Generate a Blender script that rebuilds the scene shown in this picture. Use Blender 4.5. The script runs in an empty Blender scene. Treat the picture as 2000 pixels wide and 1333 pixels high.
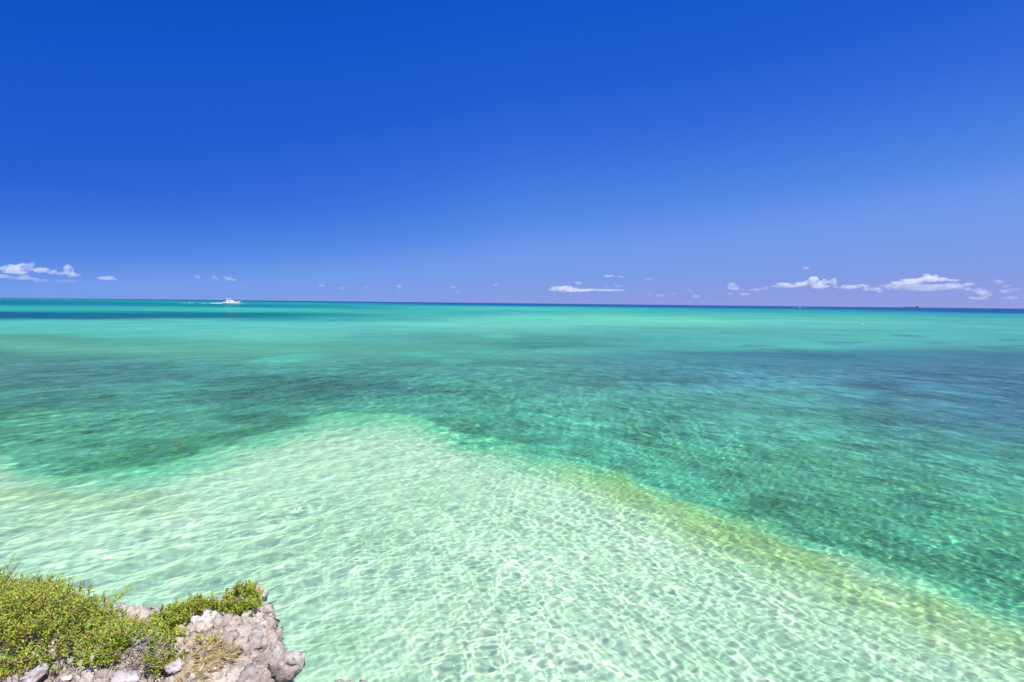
import bpy, bmesh, math, random
import numpy as np
from mathutils import Vector, Matrix, noise
R = math.radians
CALIB = False
# sea calibration by rows below the horizon: light mirrored by the surface, light returned by a white bed
CAL_V = [6, 12, 24, 40, 60, 120, 200, 300, 500, 700]
CAL_ADD = [(0.0220, 0.0385, 0.1030), (0.0206, 0.0362, 0.0992), (0.0187, 0.0333, 0.0932), (0.0174, 0.0313, 0.0891), (0.0160, 0.0298, 0.0878), (0.0120, 0.0248, 0.0783), (0.0098, 0.0211, 0.0673), (0.0085, 0.0183, 0.0579), (0.0068, 0.0145, 0.0462), (0.0084, 0.0153, 0.0429)]
CAL_MUL = [(0.7261, 0.8983, 0.9809), (0.7318, 0.9056, 0.9876), (0.7397, 0.9151, 0.9950), (0.7525, 0.9306, 1.0080), (0.7523, 0.9292, 1.0046), (0.7525, 0.9276, 0.9973), (0.7744, 0.9562, 1.0267), (0.8096, 1.0007, 1.0753), (0.8466, 1.0448, 1.1204), (0.8564, 1.0550, 1.1238)]
sc = bpy.context.scene
C = sc.collection

# ------------------------------------------------------------------ camera
W0, H0 = 2000.0, 1333.0            # photograph size, used only to measure directions
F_PX = 1111.0                      # focal length in photograph pixels
CAM_H = 4.0
PITCH = math.atan(74.0 / F_PX)
ROLL = math.atan(21.5 / 2000.0)
cam_d = bpy.data.cameras.new('camera')
cam = bpy.data.objects.new('camera', cam_d)
C.objects.link(cam)
cam_d.sensor_width = 36.0
cam_d.lens = 36.0 * F_PX / W0
cam_d.clip_start = 0.05
cam_d.clip_end = 200000.0
_f = Vector((0, math.cos(PITCH), -math.sin(PITCH)))
_r0 = Vector((1, 0, 0)); _u0 = _r0.cross(_f)
# horizon drops to the right: camera turned counter-clockwise
_r = _r0 * math.cos(ROLL) + _u0 * math.sin(ROLL)
_u = _r.cross(_f)
cam.matrix_world = Matrix(((_r.x, _u.x, -_f.x, 0), (_r.y, _u.y, -_f.y, 0), (_r.z, _u.z, -_f.z, CAM_H), (0, 0, 0, 1)))
sc.camera = cam
RV, UV, FV = (np.array(v) for v in (_r, _u, _f))

def ray(px, py):
    d = FV + RV * ((px - W0 / 2) / F_PX) - UV * ((py - H0 / 2) / F_PX)
    return d / np.linalg.norm(d)
def at_z(px, py, z=0.0):
    d = ray(px, py); t = (z - CAM_H) / d[2]
    return Vector((d[0] * t, d[1] * t, z))
def at_dist(px, py, dist):
    d = ray(px, py); return Vector((d[0] * dist, d[1] * dist, CAM_H + d[2] * dist))

# ------------------------------------------------------------------ sky and sun
SKY_STOPS = [(-3, (150, 165, 228)), (-1.0, (146, 160, 228)), (0.3, (136, 156, 229)), (2.0, (123, 157, 232)), (4.8, (110, 155, 237)),
             (8, (84, 137, 231)), (11, (66, 124, 226)), (15, (48, 107, 219)), (20, (26, 94, 210)),
             (27, (12, 86, 205)), (31.5, (0, 80, 196)), (40, (6, 82, 194)), (60, (90, 140, 215)), (90, (125, 165, 225))]
SUN_EL, SUN_AZ = R(58), R(140)     # azimuth clockwise from the view direction (+Y)
w = bpy.data.worlds.new('World'); sc.world = w
w.use_nodes = True
nt = w.node_tree; nt.nodes.clear()
sky = nt.nodes.new('ShaderNodeTexSky'); sky.sky_type = 'NISHITA'
sky.sun_disc = False; sky.sun_elevation = SUN_EL; sky.sun_rotation = SUN_AZ
sky.altitude = 0; sky.air_density = 1.0; sky.dust_density = 0.3; sky.ozone_density = 1.0
# the sky of the place: deep blue away from the sun, paler and slightly violet towards the horizon and the right
def _lin(r, g, b):
    return tuple(((c / 255 + 0.055) / 1.055) ** 2.4 if c > 10 else c / 255 / 12.92 for c in (r, g, b))
tc = nt.nodes.new('ShaderNodeTexCoord')
sx = nt.nodes.new('ShaderNodeSeparateXYZ'); nt.links.new(tc.outputs['Generated'], sx.inputs[0])
asn = nt.nodes.new('ShaderNodeMath'); asn.operation = 'ARCSINE'; nt.links.new(sx.outputs['Z'], asn.inputs[0])
azk = nt.nodes.new('ShaderNodeMath'); azk.operation = 'MULTIPLY_ADD'
xr = nt.nodes.new('ShaderNodeMapRange'); xr.inputs['From Min'].default_value = 0.0; xr.inputs['To Max'].default_value = 0.55
xm = nt.nodes.new('ShaderNodeMapRange'); xm.inputs['From Min'].default_value = -1.0; xm.inputs['From Max'].default_value = 0.0; xm.inputs['To Min'].default_value = -1.6; xm.inputs['To Max'].default_value = 0.0
xa = nt.nodes.new('ShaderNodeMath'); xa.operation = 'ADD'
nt.links.new(sx.outputs['X'], xr.inputs['Value']); nt.links.new(sx.outputs['X'], xm.inputs['Value'])
nt.links.new(xr.outputs[0], xa.inputs[0]); nt.links.new(xm.outputs[0], xa.inputs[1]); nt.links.new(xa.outputs[0], azk.inputs[0])
# the sideways tilt grows with height so that the pale band stays level at the horizon
tilt = nt.nodes.new('ShaderNodeMapRange'); tilt.inputs['From Min'].default_value = 0.0; tilt.inputs['From Max'].default_value = R(9)
tilt.inputs['To Min'].default_value = -R(3.0); tilt.inputs['To Max'].default_value = -R(9.5)
nt.links.new(asn.outputs[0], tilt.inputs['Value']); nt.links.new(tilt.outputs[0], azk.inputs[1])
nt.links.new(asn.outputs[0], azk.inputs[2])
mr = nt.nodes.new('ShaderNodeMapRange'); mr.inputs['From Min'].default_value = R(-3); mr.inputs['From Max'].default_value = R(90)
nt.links.new(azk.outputs[0], mr.inputs['Value'])
cr = nt.nodes.new('ShaderNodeValToRGB'); cr.color_ramp.interpolation = 'B_SPLINE' if False else 'LINEAR'
stops = SKY_STOPS
el = cr.color_ramp.elements
el[0].position = (stops[0][0] + 3) / 93; el[0].color = _lin(*stops[0][1]) + (1,)
el[1].position = (stops[-1][0] + 3) / 93; el[1].color = _lin(*stops[-1][1]) + (1,)
for a_, c_ in stops[1:-1]:
    e_ = el.new((a_ + 3) / 93); e_.color = _lin(*c_) + (1,)
nt.links.new(mr.outputs[0], cr.inputs[0])
bg = nt.nodes.new('ShaderNodeBackground'); bg.inputs[1].default_value = 0.73
bg2 = nt.nodes.new('ShaderNodeBackground'); bg2.inputs[1].default_value = 0.002
ad = nt.nodes.new('ShaderNodeAddShader'); wo = nt.nodes.new('ShaderNodeOutputWorld')
nt.links.new(cr.outputs[0], bg.inputs[0]); nt.links.new(sky.outputs[0], bg2.inputs[0])
nt.links.new(bg.outputs[0], ad.inputs[0]); nt.links.new(bg2.outputs[0], ad.inputs[1])
nt.links.new(ad.outputs[0], wo.inputs[0])

sd = bpy.data.lights.new('sun', 'SUN'); sd.energy = 5.0; sd.angle = R(0.5); sd.color = (1.0, 0.96, 0.9)
sun = bpy.data.objects.new('sun', sd); C.objects.link(sun)
_sd = Vector((math.sin(SUN_AZ) * math.cos(SUN_EL), math.cos(SUN_AZ) * math.cos(SUN_EL), math.sin(SUN_EL)))
sun.rotation_euler = _sd.to_track_quat('Z', 'Y').to_euler()
sun.location = (0, 0, 60)
sd.cycles.is_caustics_light = True

vs = sc.view_settings
vs.view_transform = 'Standard'; vs.look = 'None'; vs.exposure = 0.4; vs.gamma = 1.0; vs.use_curve_mapping = False
sc.cycles.caustics_refractive = True
sc.cycles.caustics_reflective = False
sc.cycles.max_bounces = 8
sc.cycles.volume_bounces = 5
sc.cycles.transmission_bounces = 6
sc.cycles.transparent_max_bounces = 24
sc.cycles.blur_glossy = 0.0

# ------------------------------------------------------------------ helpers
def tag(o, label=None, cat=None, group=None, kind=None):
    for k, v in (('label', label), ('category', cat), ('group', group), ('kind', kind)):
        if v: o[k] = v
    return o
def mat(name):
    m = bpy.data.materials.new(name); m.use_nodes = True
    n = m.node_tree; n.nodes.clear()
    return m, n
def N(nt, typ, **kw):
    n = nt.nodes.new('ShaderNode' + typ)
    for k, v in kw.items():
        if k.startswith('i_'):
            n.inputs[k[2:].replace('_', ' ')].default_value = v
        else: setattr(n, k, v)
    return n
def mesh_np(name, verts, faces, m, parent=None, smooth=True, cols=None):
    """verts (n,3), faces (m,k) arrays"""
    me = bpy.data.meshes.new(name)
    faces = np.asarray(faces, dtype=np.int32); verts = np.asarray(verts, dtype=np.float32)
    k = faces.shape[1]
    me.vertices.add(len(verts)); me.vertices.foreach_set('co', verts.ravel())
    me.loops.add(faces.size); me.loops.foreach_set('vertex_index', faces.ravel())
    me.polygons.add(len(faces))
    me.polygons.foreach_set('loop_start', np.arange(0, faces.size, k, dtype=np.int32))
    me.polygons.foreach_set('use_smooth', np.full(len(faces), smooth, dtype=bool))
    me.update(calc_edges=True)
    if cols is not None:
        for an, arr in cols.items():
            if arr.ndim == 1:
                a = me.attributes.new(an, 'FLOAT', 'POINT'); a.data.foreach_set('value', arr.astype(np.float32))
            else:
                a = me.attributes.new(an, 'FLOAT_VECTOR', 'POINT'); a.data.foreach_set('vector', arr.astype(np.float32).ravel())
    o = bpy.data.objects.new(name, me); C.objects.link(o)
    if m: me.materials.append(m)
    if parent: o.parent = parent
    return o
def lin(r, g, b):
    c = np.array([r, g, b], float) / 255.0
    return np.where(c <= 0.04045, c / 12.92, ((c + 0.055) / 1.055) ** 2.4)

# ------------------------------------------------------------------ sea surface and seabed
def rings(r0, rmax, k, cap, mn):
    r = [r0]
    while r[-1] < rmax:
        x = r[-1]; r.append(x + min(max(mn, k * x * x / 2276.0), cap * x))
    return np.array(r)
def polar(rr, tt):
    Rg, Tg = np.meshgrid(rr, tt, indexing='ij')
    X = Rg * np.sin(Tg); Y = Rg * np.cos(Tg)
    n, m = Rg.shape
    idx = np.arange(n * m).reshape(n, m)
    f = np.stack([idx[:-1, :-1], idx[:-1, 1:], idx[1:, 1:], idx[1:, :-1]], -1).reshape(-1, 4)
    return X.ravel(), Y.ravel(), Rg.ravel(), Tg.ravel(), f
def sstep(a, b, x):
    t = np.clip((x - a) / (b - a), 0, 1); return t * t * (3 - 2 * t)

def vnoise(x, y, seed):
    """smooth value noise on arrays"""
    g = np.random.default_rng(seed).random((256, 256))
    xi = np.floor(x).astype(np.int64); yi = np.floor(y).astype(np.int64)
    fx = x - xi; fy = y - yi
    fx = fx * fx * (3 - 2 * fx); fy = fy * fy * (3 - 2 * fy)
    a = g[xi % 256, yi % 256]; b = g[(xi + 1) % 256, yi % 256]; c = g[xi % 256, (yi + 1) % 256]; d = g[(xi + 1) % 256, (yi + 1) % 256]
    return (a * (1 - fx) + b * fx) * (1 - fy) + (c * (1 - fx) + d * fx) * fy - 0.5
def fbm(x, y, seed, oct=4):
    s = 0; a = 1.0
    for i in range(oct):
        s = s + a * vnoise(x * 2 ** i + 17.3 * i, y * 2 ** i + 9.1 * i, seed + i); a *= 0.55
    return s
fb2 = lambda x, y, seed: fbm(x, y, seed, 3)

rr = rings(1.5, 60000.0, 0.25, 0.03, 0.0155)
side = np.array([R(a) for a in (52, 54.5, 58, 62, 67, 73, 80, 88, 97, 106, 115)])
tt = np.concatenate([-side[::-1], np.arange(R(-50), R(50), 0.0018), side])
rng = np.random.default_rng(7)
X, Y, RR, TT, F = polar(rr, tt)
drr = np.gradient(rr); dtt = np.gradient(tt)
cell = np.maximum(np.repeat(drr, len(tt)), RR * np.tile(np.minimum(dtt, 0.03), len(rr)))
Z = np.zeros_like(X)
# two wave trains bend round the headland and cross in front of it: one rules on the left, the other on the right
side_w = sstep(-0.42, 0.30, TT)
side_w = side_w + (0.45 - side_w) * sstep(60, 200, RR)
# (wavelength, rms slope, number, spread, heading left train, heading right train)
_p = lambda sc_, seed: fb2(X * sc_, Y * sc_, seed)
patch = [_p(0.10, 101), _p(0.22, 102), _p(0.45, 103)]
bands = [(4.5, 0.016, 6, 40), (2.8, 0.020, 8, 22), (1.8, 0.026, 10, 24), (1.05, 0.034, 14, 26), (0.62, 0.046, 18, 36), (0.36, 0.040, 20, 55), (0.21, 0.026, 18, 75), (0.12, 0.026, 16, 85), (0.075, 0.022, 12, 90)]
for lam, slope, cnt, spread in bands:
    for i in range(cnt):
        l = lam * 2 ** rng.uniform(-0.4, 0.4)
        k = 2 * math.pi / l
        left = i % 2
        a = (R(-52) if left else R(66)) + R(spread) * rng.normal() * 0.7
        amp = slope * math.sqrt(2.0 / cnt) / k * 1.35
        ph = rng.uniform(0, 6.283)
        tw = (1 - side_w) if left else side_w
        pt = np.clip(1 + 1.1 * patch[0 if lam > 1.5 else (1 if lam > 0.5 else 2)] * (1 if i % 3 else -1), 0.15, 2.2)
        wgt = np.clip((l / cell - 3.0) / 3.0, 0, 1) * (0.12 + 0.88 * tw) * pt
        if lam < 0.3: wgt = wgt * (0.6 + 0.5 * sstep(-0.45, 0.1, TT))
        if lam > 0.9: wgt = wgt * (1 + 0.5 * sstep(12, 25, RR))
        sel = wgt > 0
        u = X[sel] * math.sin(a) + Y[sel] * math.cos(a)
        v = X[sel] * math.cos(a) - Y[sel] * math.sin(a)
        arg = k * u + ph + 0.9 * np.sin(v * k * 0.13 + ph * 3.1)
        Z[sel] += wgt[sel] * amp * (np.sin(arg) + 0.16 * np.sin(2 * arg + 1.2))
# calmer close in on the left, more broken on the right
lowf = np.clip(1 + 0.6 * patch[0] + 0.7 * patch[1], 0.35, 1.6)
calm = 0.70 - 0.10 * (1 - sstep(-0.5, 0.0, TT)) * (1 - sstep(14, 26, RR)) - 0.12 * sstep(0.1, 0.5, TT) * (1 - sstep(9, 16, RR)) - 0.22 * sstep(11, 20, RR)
Z *= calm * lowf

m_sea, n = mat('sea_water')
geo = N(n, 'NewGeometry')
# small ripples that the mesh is too coarse to carry in the distance
mp = N(n, 'Mapping'); mp.inputs['Rotation'].default_value = (0, 0, R(-25)); mp.inputs['Scale'].default_value = (0.55, 1.0, 1.0)
n.links.new(geo.outputs['Position'], mp.inputs['Vector'])
rn = N(n, 'TexNoise', i_Scale=1.9, i_Detail=6.0, i_Roughness=0.68)
n.links.new(mp.outputs[0], rn.inputs['Vector'])
bmp = N(n, 'Bump', i_Strength=0.7, i_Distance=0.32)
n.links.new(rn.outputs['Fac'], bmp.inputs['Height'])
rn2 = N(n, 'TexNoise', i_Scale=0.13, i_Detail=5.0, i_Roughness=0.6); n.links.new(mp.outputs[0], rn2.inputs['Vector'])
bmp2 = N(n, 'Bump', i_Strength=0.5, i_Distance=1.2); n.links.new(rn2.outputs['Fac'], bmp2.inputs['Height']); n.links.new(bmp2.outputs[0], bmp.inputs['Normal'])
fr = N(n, 'Fresnel', i_IOR=1.333); n.links.new(bmp.outputs[0], fr.inputs['Normal'])
mul = N(n, 'Math', operation='MULTIPLY'); mul.inputs[1].default_value = 1.0
n.links.new(fr.outputs[0], mul.inputs[0])
# soft limit x / (1 + 4x): a rough sea never turns into a full mirror at grazing view
m4 = N(n, 'Math', operation='MULTIPLY_ADD');  m4.inputs[2].default_value = 1.0
vd = N(n, 'VectorMath', operation='LENGTH'); n.links.new(geo.outputs['Position'], vd.inputs[0])
dr = N(n, 'MapRange', i_From_Min=30.0, i_From_Max=120.0, i_To_Min=1.8, i_To_Max=4.0); n.links.new(vd.outputs['Value'], dr.inputs['Value'])
n.links.new(mul.outputs[0], m4.inputs[0]); n.links.new(dr.outputs[0], m4.inputs[1])
cl = N(n, 'Math', operation='DIVIDE'); n.links.new(mul.outputs[0], cl.inputs[0]); n.links.new(m4.outputs[0], cl.inputs[1])
refr = N(n, 'BsdfRefraction', i_IOR=1.333, i_Roughness=0.0); refr.inputs['Color'].default_value = (0.90, 0.99, 0.965, 1)
glo = N(n, 'BsdfGlossy', i_Roughness=0.05); n.links.new(bmp.outputs[0], glo.inputs['Normal'])
mix = N(n, 'MixShader'); out = N(n, 'OutputMaterial')
n.links.new(cl.outputs[0], mix.inputs[0]); n.links.new(refr.outputs[0], mix.inputs[1]); n.links.new(glo.outputs[0], mix.inputs[2])
n.links.new(mix.outputs[0], out.inputs[0])
sea = mesh_np('sea_water', np.stack([X, Y, Z], 1), F, m_sea)
tag(sea, kind='structure')
sea.cycles.is_caustics_caster = True

# ---- seabed: patches of sand, weed and seagrass laid out in plan, read off the photograph by direction
rb = rings(1.0, 60000.0, 0.5, 0.03, 0.06)
tb = np.concatenate([-side[::-1], np.arange(R(-50), R(50), 0.0025), side])
BX, BY, BR, BT, BF = polar(rb, tb)
DEPTH = 0.8 + 0.7 * sstep(8, 34, BR + 7 * sstep(0.0, 0.45, BT))
# where is this bit of seabed seen: straight line to where the sight line crosses the surface
rs = BR.copy()
for _ in range(25):
    th = np.arctan2(rs, CAM_H)
    rs = BR - DEPTH * np.tan(np.arcsin(np.sin(th) / 1.333)); rs = np.maximum(rs, 0.05)
d3 = np.stack([np.sin(BT) * rs, np.cos(BT) * rs, np.full_like(rs, -CAM_H)], 1)
zc = np.maximum(d3 @ FV, 1e-3)
PX = W0 / 2 + F_PX * (d3 @ RV) / zc
PY = H0 / 2 - F_PX * (d3 @ UV) / zc
PX = np.where(d3 @ FV < 0.05 * rs, np.where(BT > 0, 3000, -1000), PX)
V = np.maximum(F_PX * CAM_H / np.maximum(np.cos(np.clip(BT, -1.2, 1.2)) * rs, 0.5), 0)     # rows below the horizon
PXc = np.clip(PX, -400, 2400)

LR = np.log(np.maximum(BR, 1.0))
n1 = fbm(BT * 5, LR * 5.0, 3); n2 = fbm(BT * 9 + 3, LR * 12.0, 11); n3 = fbm(BX * 0.5, BY * 0.5, 23, 5); n5 = fbm(BX * 2.1, BY * 2.1, 57, 5)
n4 = fbm(BT * 16 + 3, LR * 40.0, 31)

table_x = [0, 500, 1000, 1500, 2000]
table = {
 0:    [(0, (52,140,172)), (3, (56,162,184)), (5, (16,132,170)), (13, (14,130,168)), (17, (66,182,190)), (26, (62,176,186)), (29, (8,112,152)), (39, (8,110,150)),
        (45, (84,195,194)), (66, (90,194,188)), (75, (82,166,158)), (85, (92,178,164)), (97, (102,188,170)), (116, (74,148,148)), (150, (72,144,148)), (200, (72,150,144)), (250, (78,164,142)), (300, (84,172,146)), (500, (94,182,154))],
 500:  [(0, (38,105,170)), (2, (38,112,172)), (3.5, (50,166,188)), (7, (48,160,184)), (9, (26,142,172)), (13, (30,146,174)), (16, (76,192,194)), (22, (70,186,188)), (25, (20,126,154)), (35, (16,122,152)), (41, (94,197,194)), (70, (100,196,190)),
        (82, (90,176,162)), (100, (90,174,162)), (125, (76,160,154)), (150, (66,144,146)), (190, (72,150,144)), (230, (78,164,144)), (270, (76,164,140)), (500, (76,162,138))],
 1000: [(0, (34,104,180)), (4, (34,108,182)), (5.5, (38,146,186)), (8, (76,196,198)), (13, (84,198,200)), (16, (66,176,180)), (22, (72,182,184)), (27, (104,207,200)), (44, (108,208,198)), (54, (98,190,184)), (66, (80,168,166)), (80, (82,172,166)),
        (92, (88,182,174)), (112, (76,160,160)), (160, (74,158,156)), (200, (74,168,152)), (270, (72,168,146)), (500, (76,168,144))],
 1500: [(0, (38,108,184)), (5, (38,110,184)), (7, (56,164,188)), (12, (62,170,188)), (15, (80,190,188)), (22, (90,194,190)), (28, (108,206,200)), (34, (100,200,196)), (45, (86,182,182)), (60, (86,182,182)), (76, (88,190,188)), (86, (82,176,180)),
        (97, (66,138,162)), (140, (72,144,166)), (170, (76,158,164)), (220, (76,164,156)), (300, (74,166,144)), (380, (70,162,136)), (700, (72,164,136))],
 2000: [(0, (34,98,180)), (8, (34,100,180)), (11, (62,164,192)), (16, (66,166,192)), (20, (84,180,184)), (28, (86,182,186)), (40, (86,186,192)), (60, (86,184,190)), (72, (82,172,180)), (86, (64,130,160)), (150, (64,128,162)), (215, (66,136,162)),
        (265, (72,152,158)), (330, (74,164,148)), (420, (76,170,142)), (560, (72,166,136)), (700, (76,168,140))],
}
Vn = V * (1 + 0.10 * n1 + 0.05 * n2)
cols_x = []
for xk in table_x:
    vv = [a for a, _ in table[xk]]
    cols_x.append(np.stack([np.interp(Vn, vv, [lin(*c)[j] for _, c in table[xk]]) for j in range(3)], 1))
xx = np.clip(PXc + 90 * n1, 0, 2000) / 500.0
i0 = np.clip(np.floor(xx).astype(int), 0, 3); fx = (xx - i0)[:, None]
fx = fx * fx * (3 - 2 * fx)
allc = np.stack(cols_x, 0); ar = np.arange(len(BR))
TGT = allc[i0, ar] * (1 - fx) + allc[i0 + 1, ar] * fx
def blend(mask, rgb):
    global TGT
    m_ = np.clip(mask, 0, 1)[:, None]
    TGT = TGT * (1 - m_) + lin(*rgb) * m_
def blob(cx, cy, rx, ry, rgb, s=1.0, soft=0.6, nz=0.8, rot=0.0):
    ca, sa = math.cos(R(rot)), math.sin(R(rot))
    dx = PXc - cx; dy = PY - cy
    u = (dx * ca + dy * sa) / rx; v = (-dx * sa + dy * ca) / ry
    d = np.sqrt(u * u + v * v) + nz * (n2 * 0.6 + n4 * 0.5)
    blend(s * (1 - sstep(1 - soft, 1 + soft * 0.4, d)), rgb)
# lighter and darker patches further out
blob(560, 702, 90, 9, (92,200,184), .8, rot=-4)
blob(830, 694, 60, 6, (88,196,180), .8, rot=2)
blob(890, 705, 34, 7, (84,196,178), .7)
blob(975, 656, 46, 5, (96,200,184), .8)
blob(985, 720, 60, 6, (84,186,170), .6)
blob(1080, 675, 110, 7, (66,156,158), .8)
blob(1120, 686, 90, 7, (84,190,176), .6)
blob(1050, 679, 40, 4, (66,144,156), .6)
for (a, b, c_, d_) in ((1770, 657, 40, 3), (1640, 671, 40, 3.5), (1830, 670, 30, 3), (1690, 667, 25, 2), (1560, 700, 120, 5), (1980, 665, 30, 2), (1960, 678, 60, 3), (1470, 676, 40, 3)):
    blob(a, b, c_, d_, (56,140,156), .5, nz=1.6)
blob(1350, 700, 110, 12, (70,148,160), .7, rot=4)
blob(1330, 735, 70, 9, (62,138,152), .6, rot=12)
blob(1850, 740, 230, 26, (56,118,152), .5)
blob(1750, 780, 140, 14, (58,124,150), .4)
blob(720, 758, 160, 20, (62,136,142), .6)
blob(930, 770, 120, 22, (70,168,142), .5)
blob(880, 745, 70, 10, (76,178,158), .5)
blob(640, 800, 90, 10, (64,146,134), .5)
blob(250, 735, 260, 26, (64,134,146), .5)
blob(600, 625, 260, 9, (70,196,188), .35)
blob(1250, 625, 260, 12, (116,220,202), .7, rot=2)
blob(250, 905, 150, 26, (70,152,122), .5)
blob(400, 780, 260, 40, (62,146,134), .5)
# coarse mottling of weed and sand over the seagrass meadow
weed = sstep(95, 140, V)
g = np.clip(1 + weed * (0.38 * n2 + 0.30 * n4) + (1 - weed) * (0.16 * n4), 0.6, 1.5)[:, None]
TGT = TGT * g
# the sand spit in front of the headland
bx = [-700, -100, 0, 40, 130, 300, 480, 560, 650, 740, 800, 850, 900, 1000, 1100, 1200, 1300, 1400, 1500, 1600, 1700, 1800, 1900, 2000, 2200, 2500]
by = [700, 820, 880, 912, 932, 906, 866, 836, 808, 797, 805, 832, 856, 872, 890, 918, 950, 988, 1030, 1064, 1094, 1118, 1158, 1192, 1260, 1360]
edge = np.interp(PXc, bx, by) + 16 * n2 + 10 * fbm(BX * 1.2, BY * 1.2, 71) * np.clip((V - 150) / 150, 0.3, 1)
dd = PY - edge
near = (V > 120)
near_sand = near * sstep(-5, 10, dd)
vv_ = (sstep(14, 40, V) * (1 - near_sand))[:, None]
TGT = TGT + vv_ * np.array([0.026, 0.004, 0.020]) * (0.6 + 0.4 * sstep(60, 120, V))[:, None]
blob(310, 893, 240, 34, (72, 150, 124), .5, rot=-8, nz=.5)
wid = 2.5 + 0.010 * np.maximum(V - 200, 0)
blend(near * sstep(-wid, wid * 1.5, dd), (112, 208, 172))
sand = near * sstep(0, 62 + 0.03 * np.maximum(V - 200, 0), dd + 22 * n3)
blend(sand, (186, 233, 206))
blend(near * sstep(40, 200, dd) * sstep(600, 1000, PXc) * (1 - sstep(1250, 1700, PXc)) * 0.7, (194, 238, 211))
blend(near * sstep(-10, 30, dd) * (1 - sstep(60, 240, PXc + 0.5 * dd)) * 0.4, (166, 212, 182))
n6 = fbm(BX * 0.28, BY * 0.28, 91, 5); n7 = fbm(BX * 1.1, BY * 1.1, 93, 5)
sm = (near * sstep(20, 120, dd))[:, None]
TGT = TGT * (1 + sm * np.clip(0.10 * n6 + 0.12 * n7, -0.16, 0.10)[:, None] * np.array([1.5, 0.7, 1.0]))
# olive weed drift along the right side of the spit
ox = [850, 1000, 1060, 1150, 1300, 1450, 1600, 1750, 1900, 2050, 2200]
oy = [860, 884, 898, 930, 985, 1050, 1112, 1176, 1222, 1262, 1300]
oc = np.interp(PXc, ox, oy) + 22 * n3
ow = np.interp(PXc, ox, [4, 11, 17, 27, 34, 38, 40, 42, 40, 30, 20])
od = np.abs(PY - oc) / ow
om = near * (1 - sstep(0.0, 1.6, od + 1.3 * n3 + 0.5 * n2 + 0.9 * n5)) * sstep(1000, 1260, PXc)
blend(om * 0.52, (142, 184, 118))
blend(near * (1 - sstep(0.5, 3.2, od + n3)) * sstep(900, 1300, PXc) * 0.35 * sstep(5, 40, dd), (146, 196, 120))
om2 = near * (1 - sstep(0.3, 1.3, np.abs(PY - (966 + 0.06 * PXc)) / 26 + 0.9 * n3)) * (1 - sstep(260, 420, PXc)) * sstep(-5, 25, dd)
blend(om2 * 0.28, (150, 184, 132))
# remove what the water surface and the light add, the rest, water tint included, is painted on the bed
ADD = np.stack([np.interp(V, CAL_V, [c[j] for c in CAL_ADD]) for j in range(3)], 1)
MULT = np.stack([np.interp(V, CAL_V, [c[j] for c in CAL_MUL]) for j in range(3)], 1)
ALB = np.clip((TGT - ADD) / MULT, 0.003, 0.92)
if CALIB: ALB = np.full_like(ALB, 0.4)
m_bed, n = mat('seabed')
at = N(n, 'Attribute', attribute_name='bed_colour')
geo = N(n, 'NewGeometry')
na = N(n, 'TexNoise', i_Scale=1.1, i_Detail=8.0, i_Roughness=0.68); n.links.new(geo.outputs['Position'], na.inputs['Vector'])
nb_ = N(n, 'TexNoise', i_Scale=0.22, i_Detail=6.0, i_Roughness=0.6); n.links.new(geo.outputs['Position'], nb_.inputs['Vector'])
aw = N(n, 'Attribute', attribute_name='weed')
ml = N(n, 'MapRange', i_From_Min=0.28, i_From_Max=0.72, i_To_Min=0.55, i_To_Max=1.5); n.links.new(na.outputs['Fac'], ml.inputs['Value'])
ml2 = N(n, 'MapRange', i_From_Min=0.3, i_From_Max=0.7, i_To_Min=0.93, i_To_Max=1.07); n.links.new(na.outputs['Fac'], ml2.inputs['Value'])
mpb = N(n, 'Mapping'); mpb.inputs['Scale'].default_value = (0.05, 0.035, 1); n.links.new(geo.outputs['Position'], mpb.inputs['Vector'])
nb_ = N(n, 'TexNoise', i_Scale=1.0, i_Detail=7.0, i_Roughness=0.72); n.links.new(mpb.outputs[0], nb_.inputs['Vector'])
mlb = N(n, 'MapRange', i_From_Min=0.3, i_From_Max=0.7, i_To_Min=0.86, i_To_Max=1.13); n.links.new(nb_.outputs['Fac'], mlb.inputs['Value'])
mx = N(n, 'Mix'); n.links.new(aw.outputs['Fac'], mx.inputs['Factor']); n.links.new(ml2.outputs[0], mx.inputs[2]); n.links.new(ml.outputs[0], mx.inputs[3])
vm = N(n, 'VectorMath', operation='SCALE'); n.links.new(at.outputs['Vector'], vm.inputs[0]); mmb = N(n, 'Math', operation='MULTIPLY'); n.links.new(mx.outputs[0], mmb.inputs[0]); n.links.new(mlb.outputs[0], mmb.inputs[1]); n.links.new(mmb.outputs[0], vm.inputs['Scale'])
fk = N(n, 'TexNoise', i_Scale=7.0, i_Detail=3.0, i_Roughness=0.6); n.links.new(geo.outputs['Position'], fk.inputs['Vector'])
fkr = N(n, 'MapRange', i_From_Min=0.56, i_From_Max=0.70, i_To_Min=0.0, i_To_Max=1.0); n.links.new(fk.outputs['Fac'], fkr.inputs['Value'])
fkm = N(n, 'Math', operation='MULTIPLY'); n.links.new(fkr.outputs[0], fkm.inputs[0]); n.links.new(aw.outputs['Fac'], fkm.inputs[1])
fks = N(n, 'VectorMath', operation='SCALE'); fks.inputs[0].default_value = (0.16, 0.20, 0.01); n.links.new(fkm.outputs[0], fks.inputs['Scale'])
fka = N(n, 'VectorMath', operation='ADD'); n.links.new(vm.outputs[0], fka.inputs[0]); n.links.new(fks.outputs[0], fka.inputs[1])
pb = N(n, 'BsdfDiffuse'); n.links.new(fka.outputs[0], pb.inputs[0])
out = N(n, 'OutputMaterial'); n.links.new(pb.outputs[0], out.inputs[0])
weed_a = np.clip(weed, 0, 1) * (1 - np.clip(near * sstep(-5, 12, dd), 0, 1)) * (1 - 0.8 * sstep(30, 200, BR)) * 0.8
weed_a = np.maximum(weed_a, om * 0.4)
if CALIB: weed_a *= 0
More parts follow.
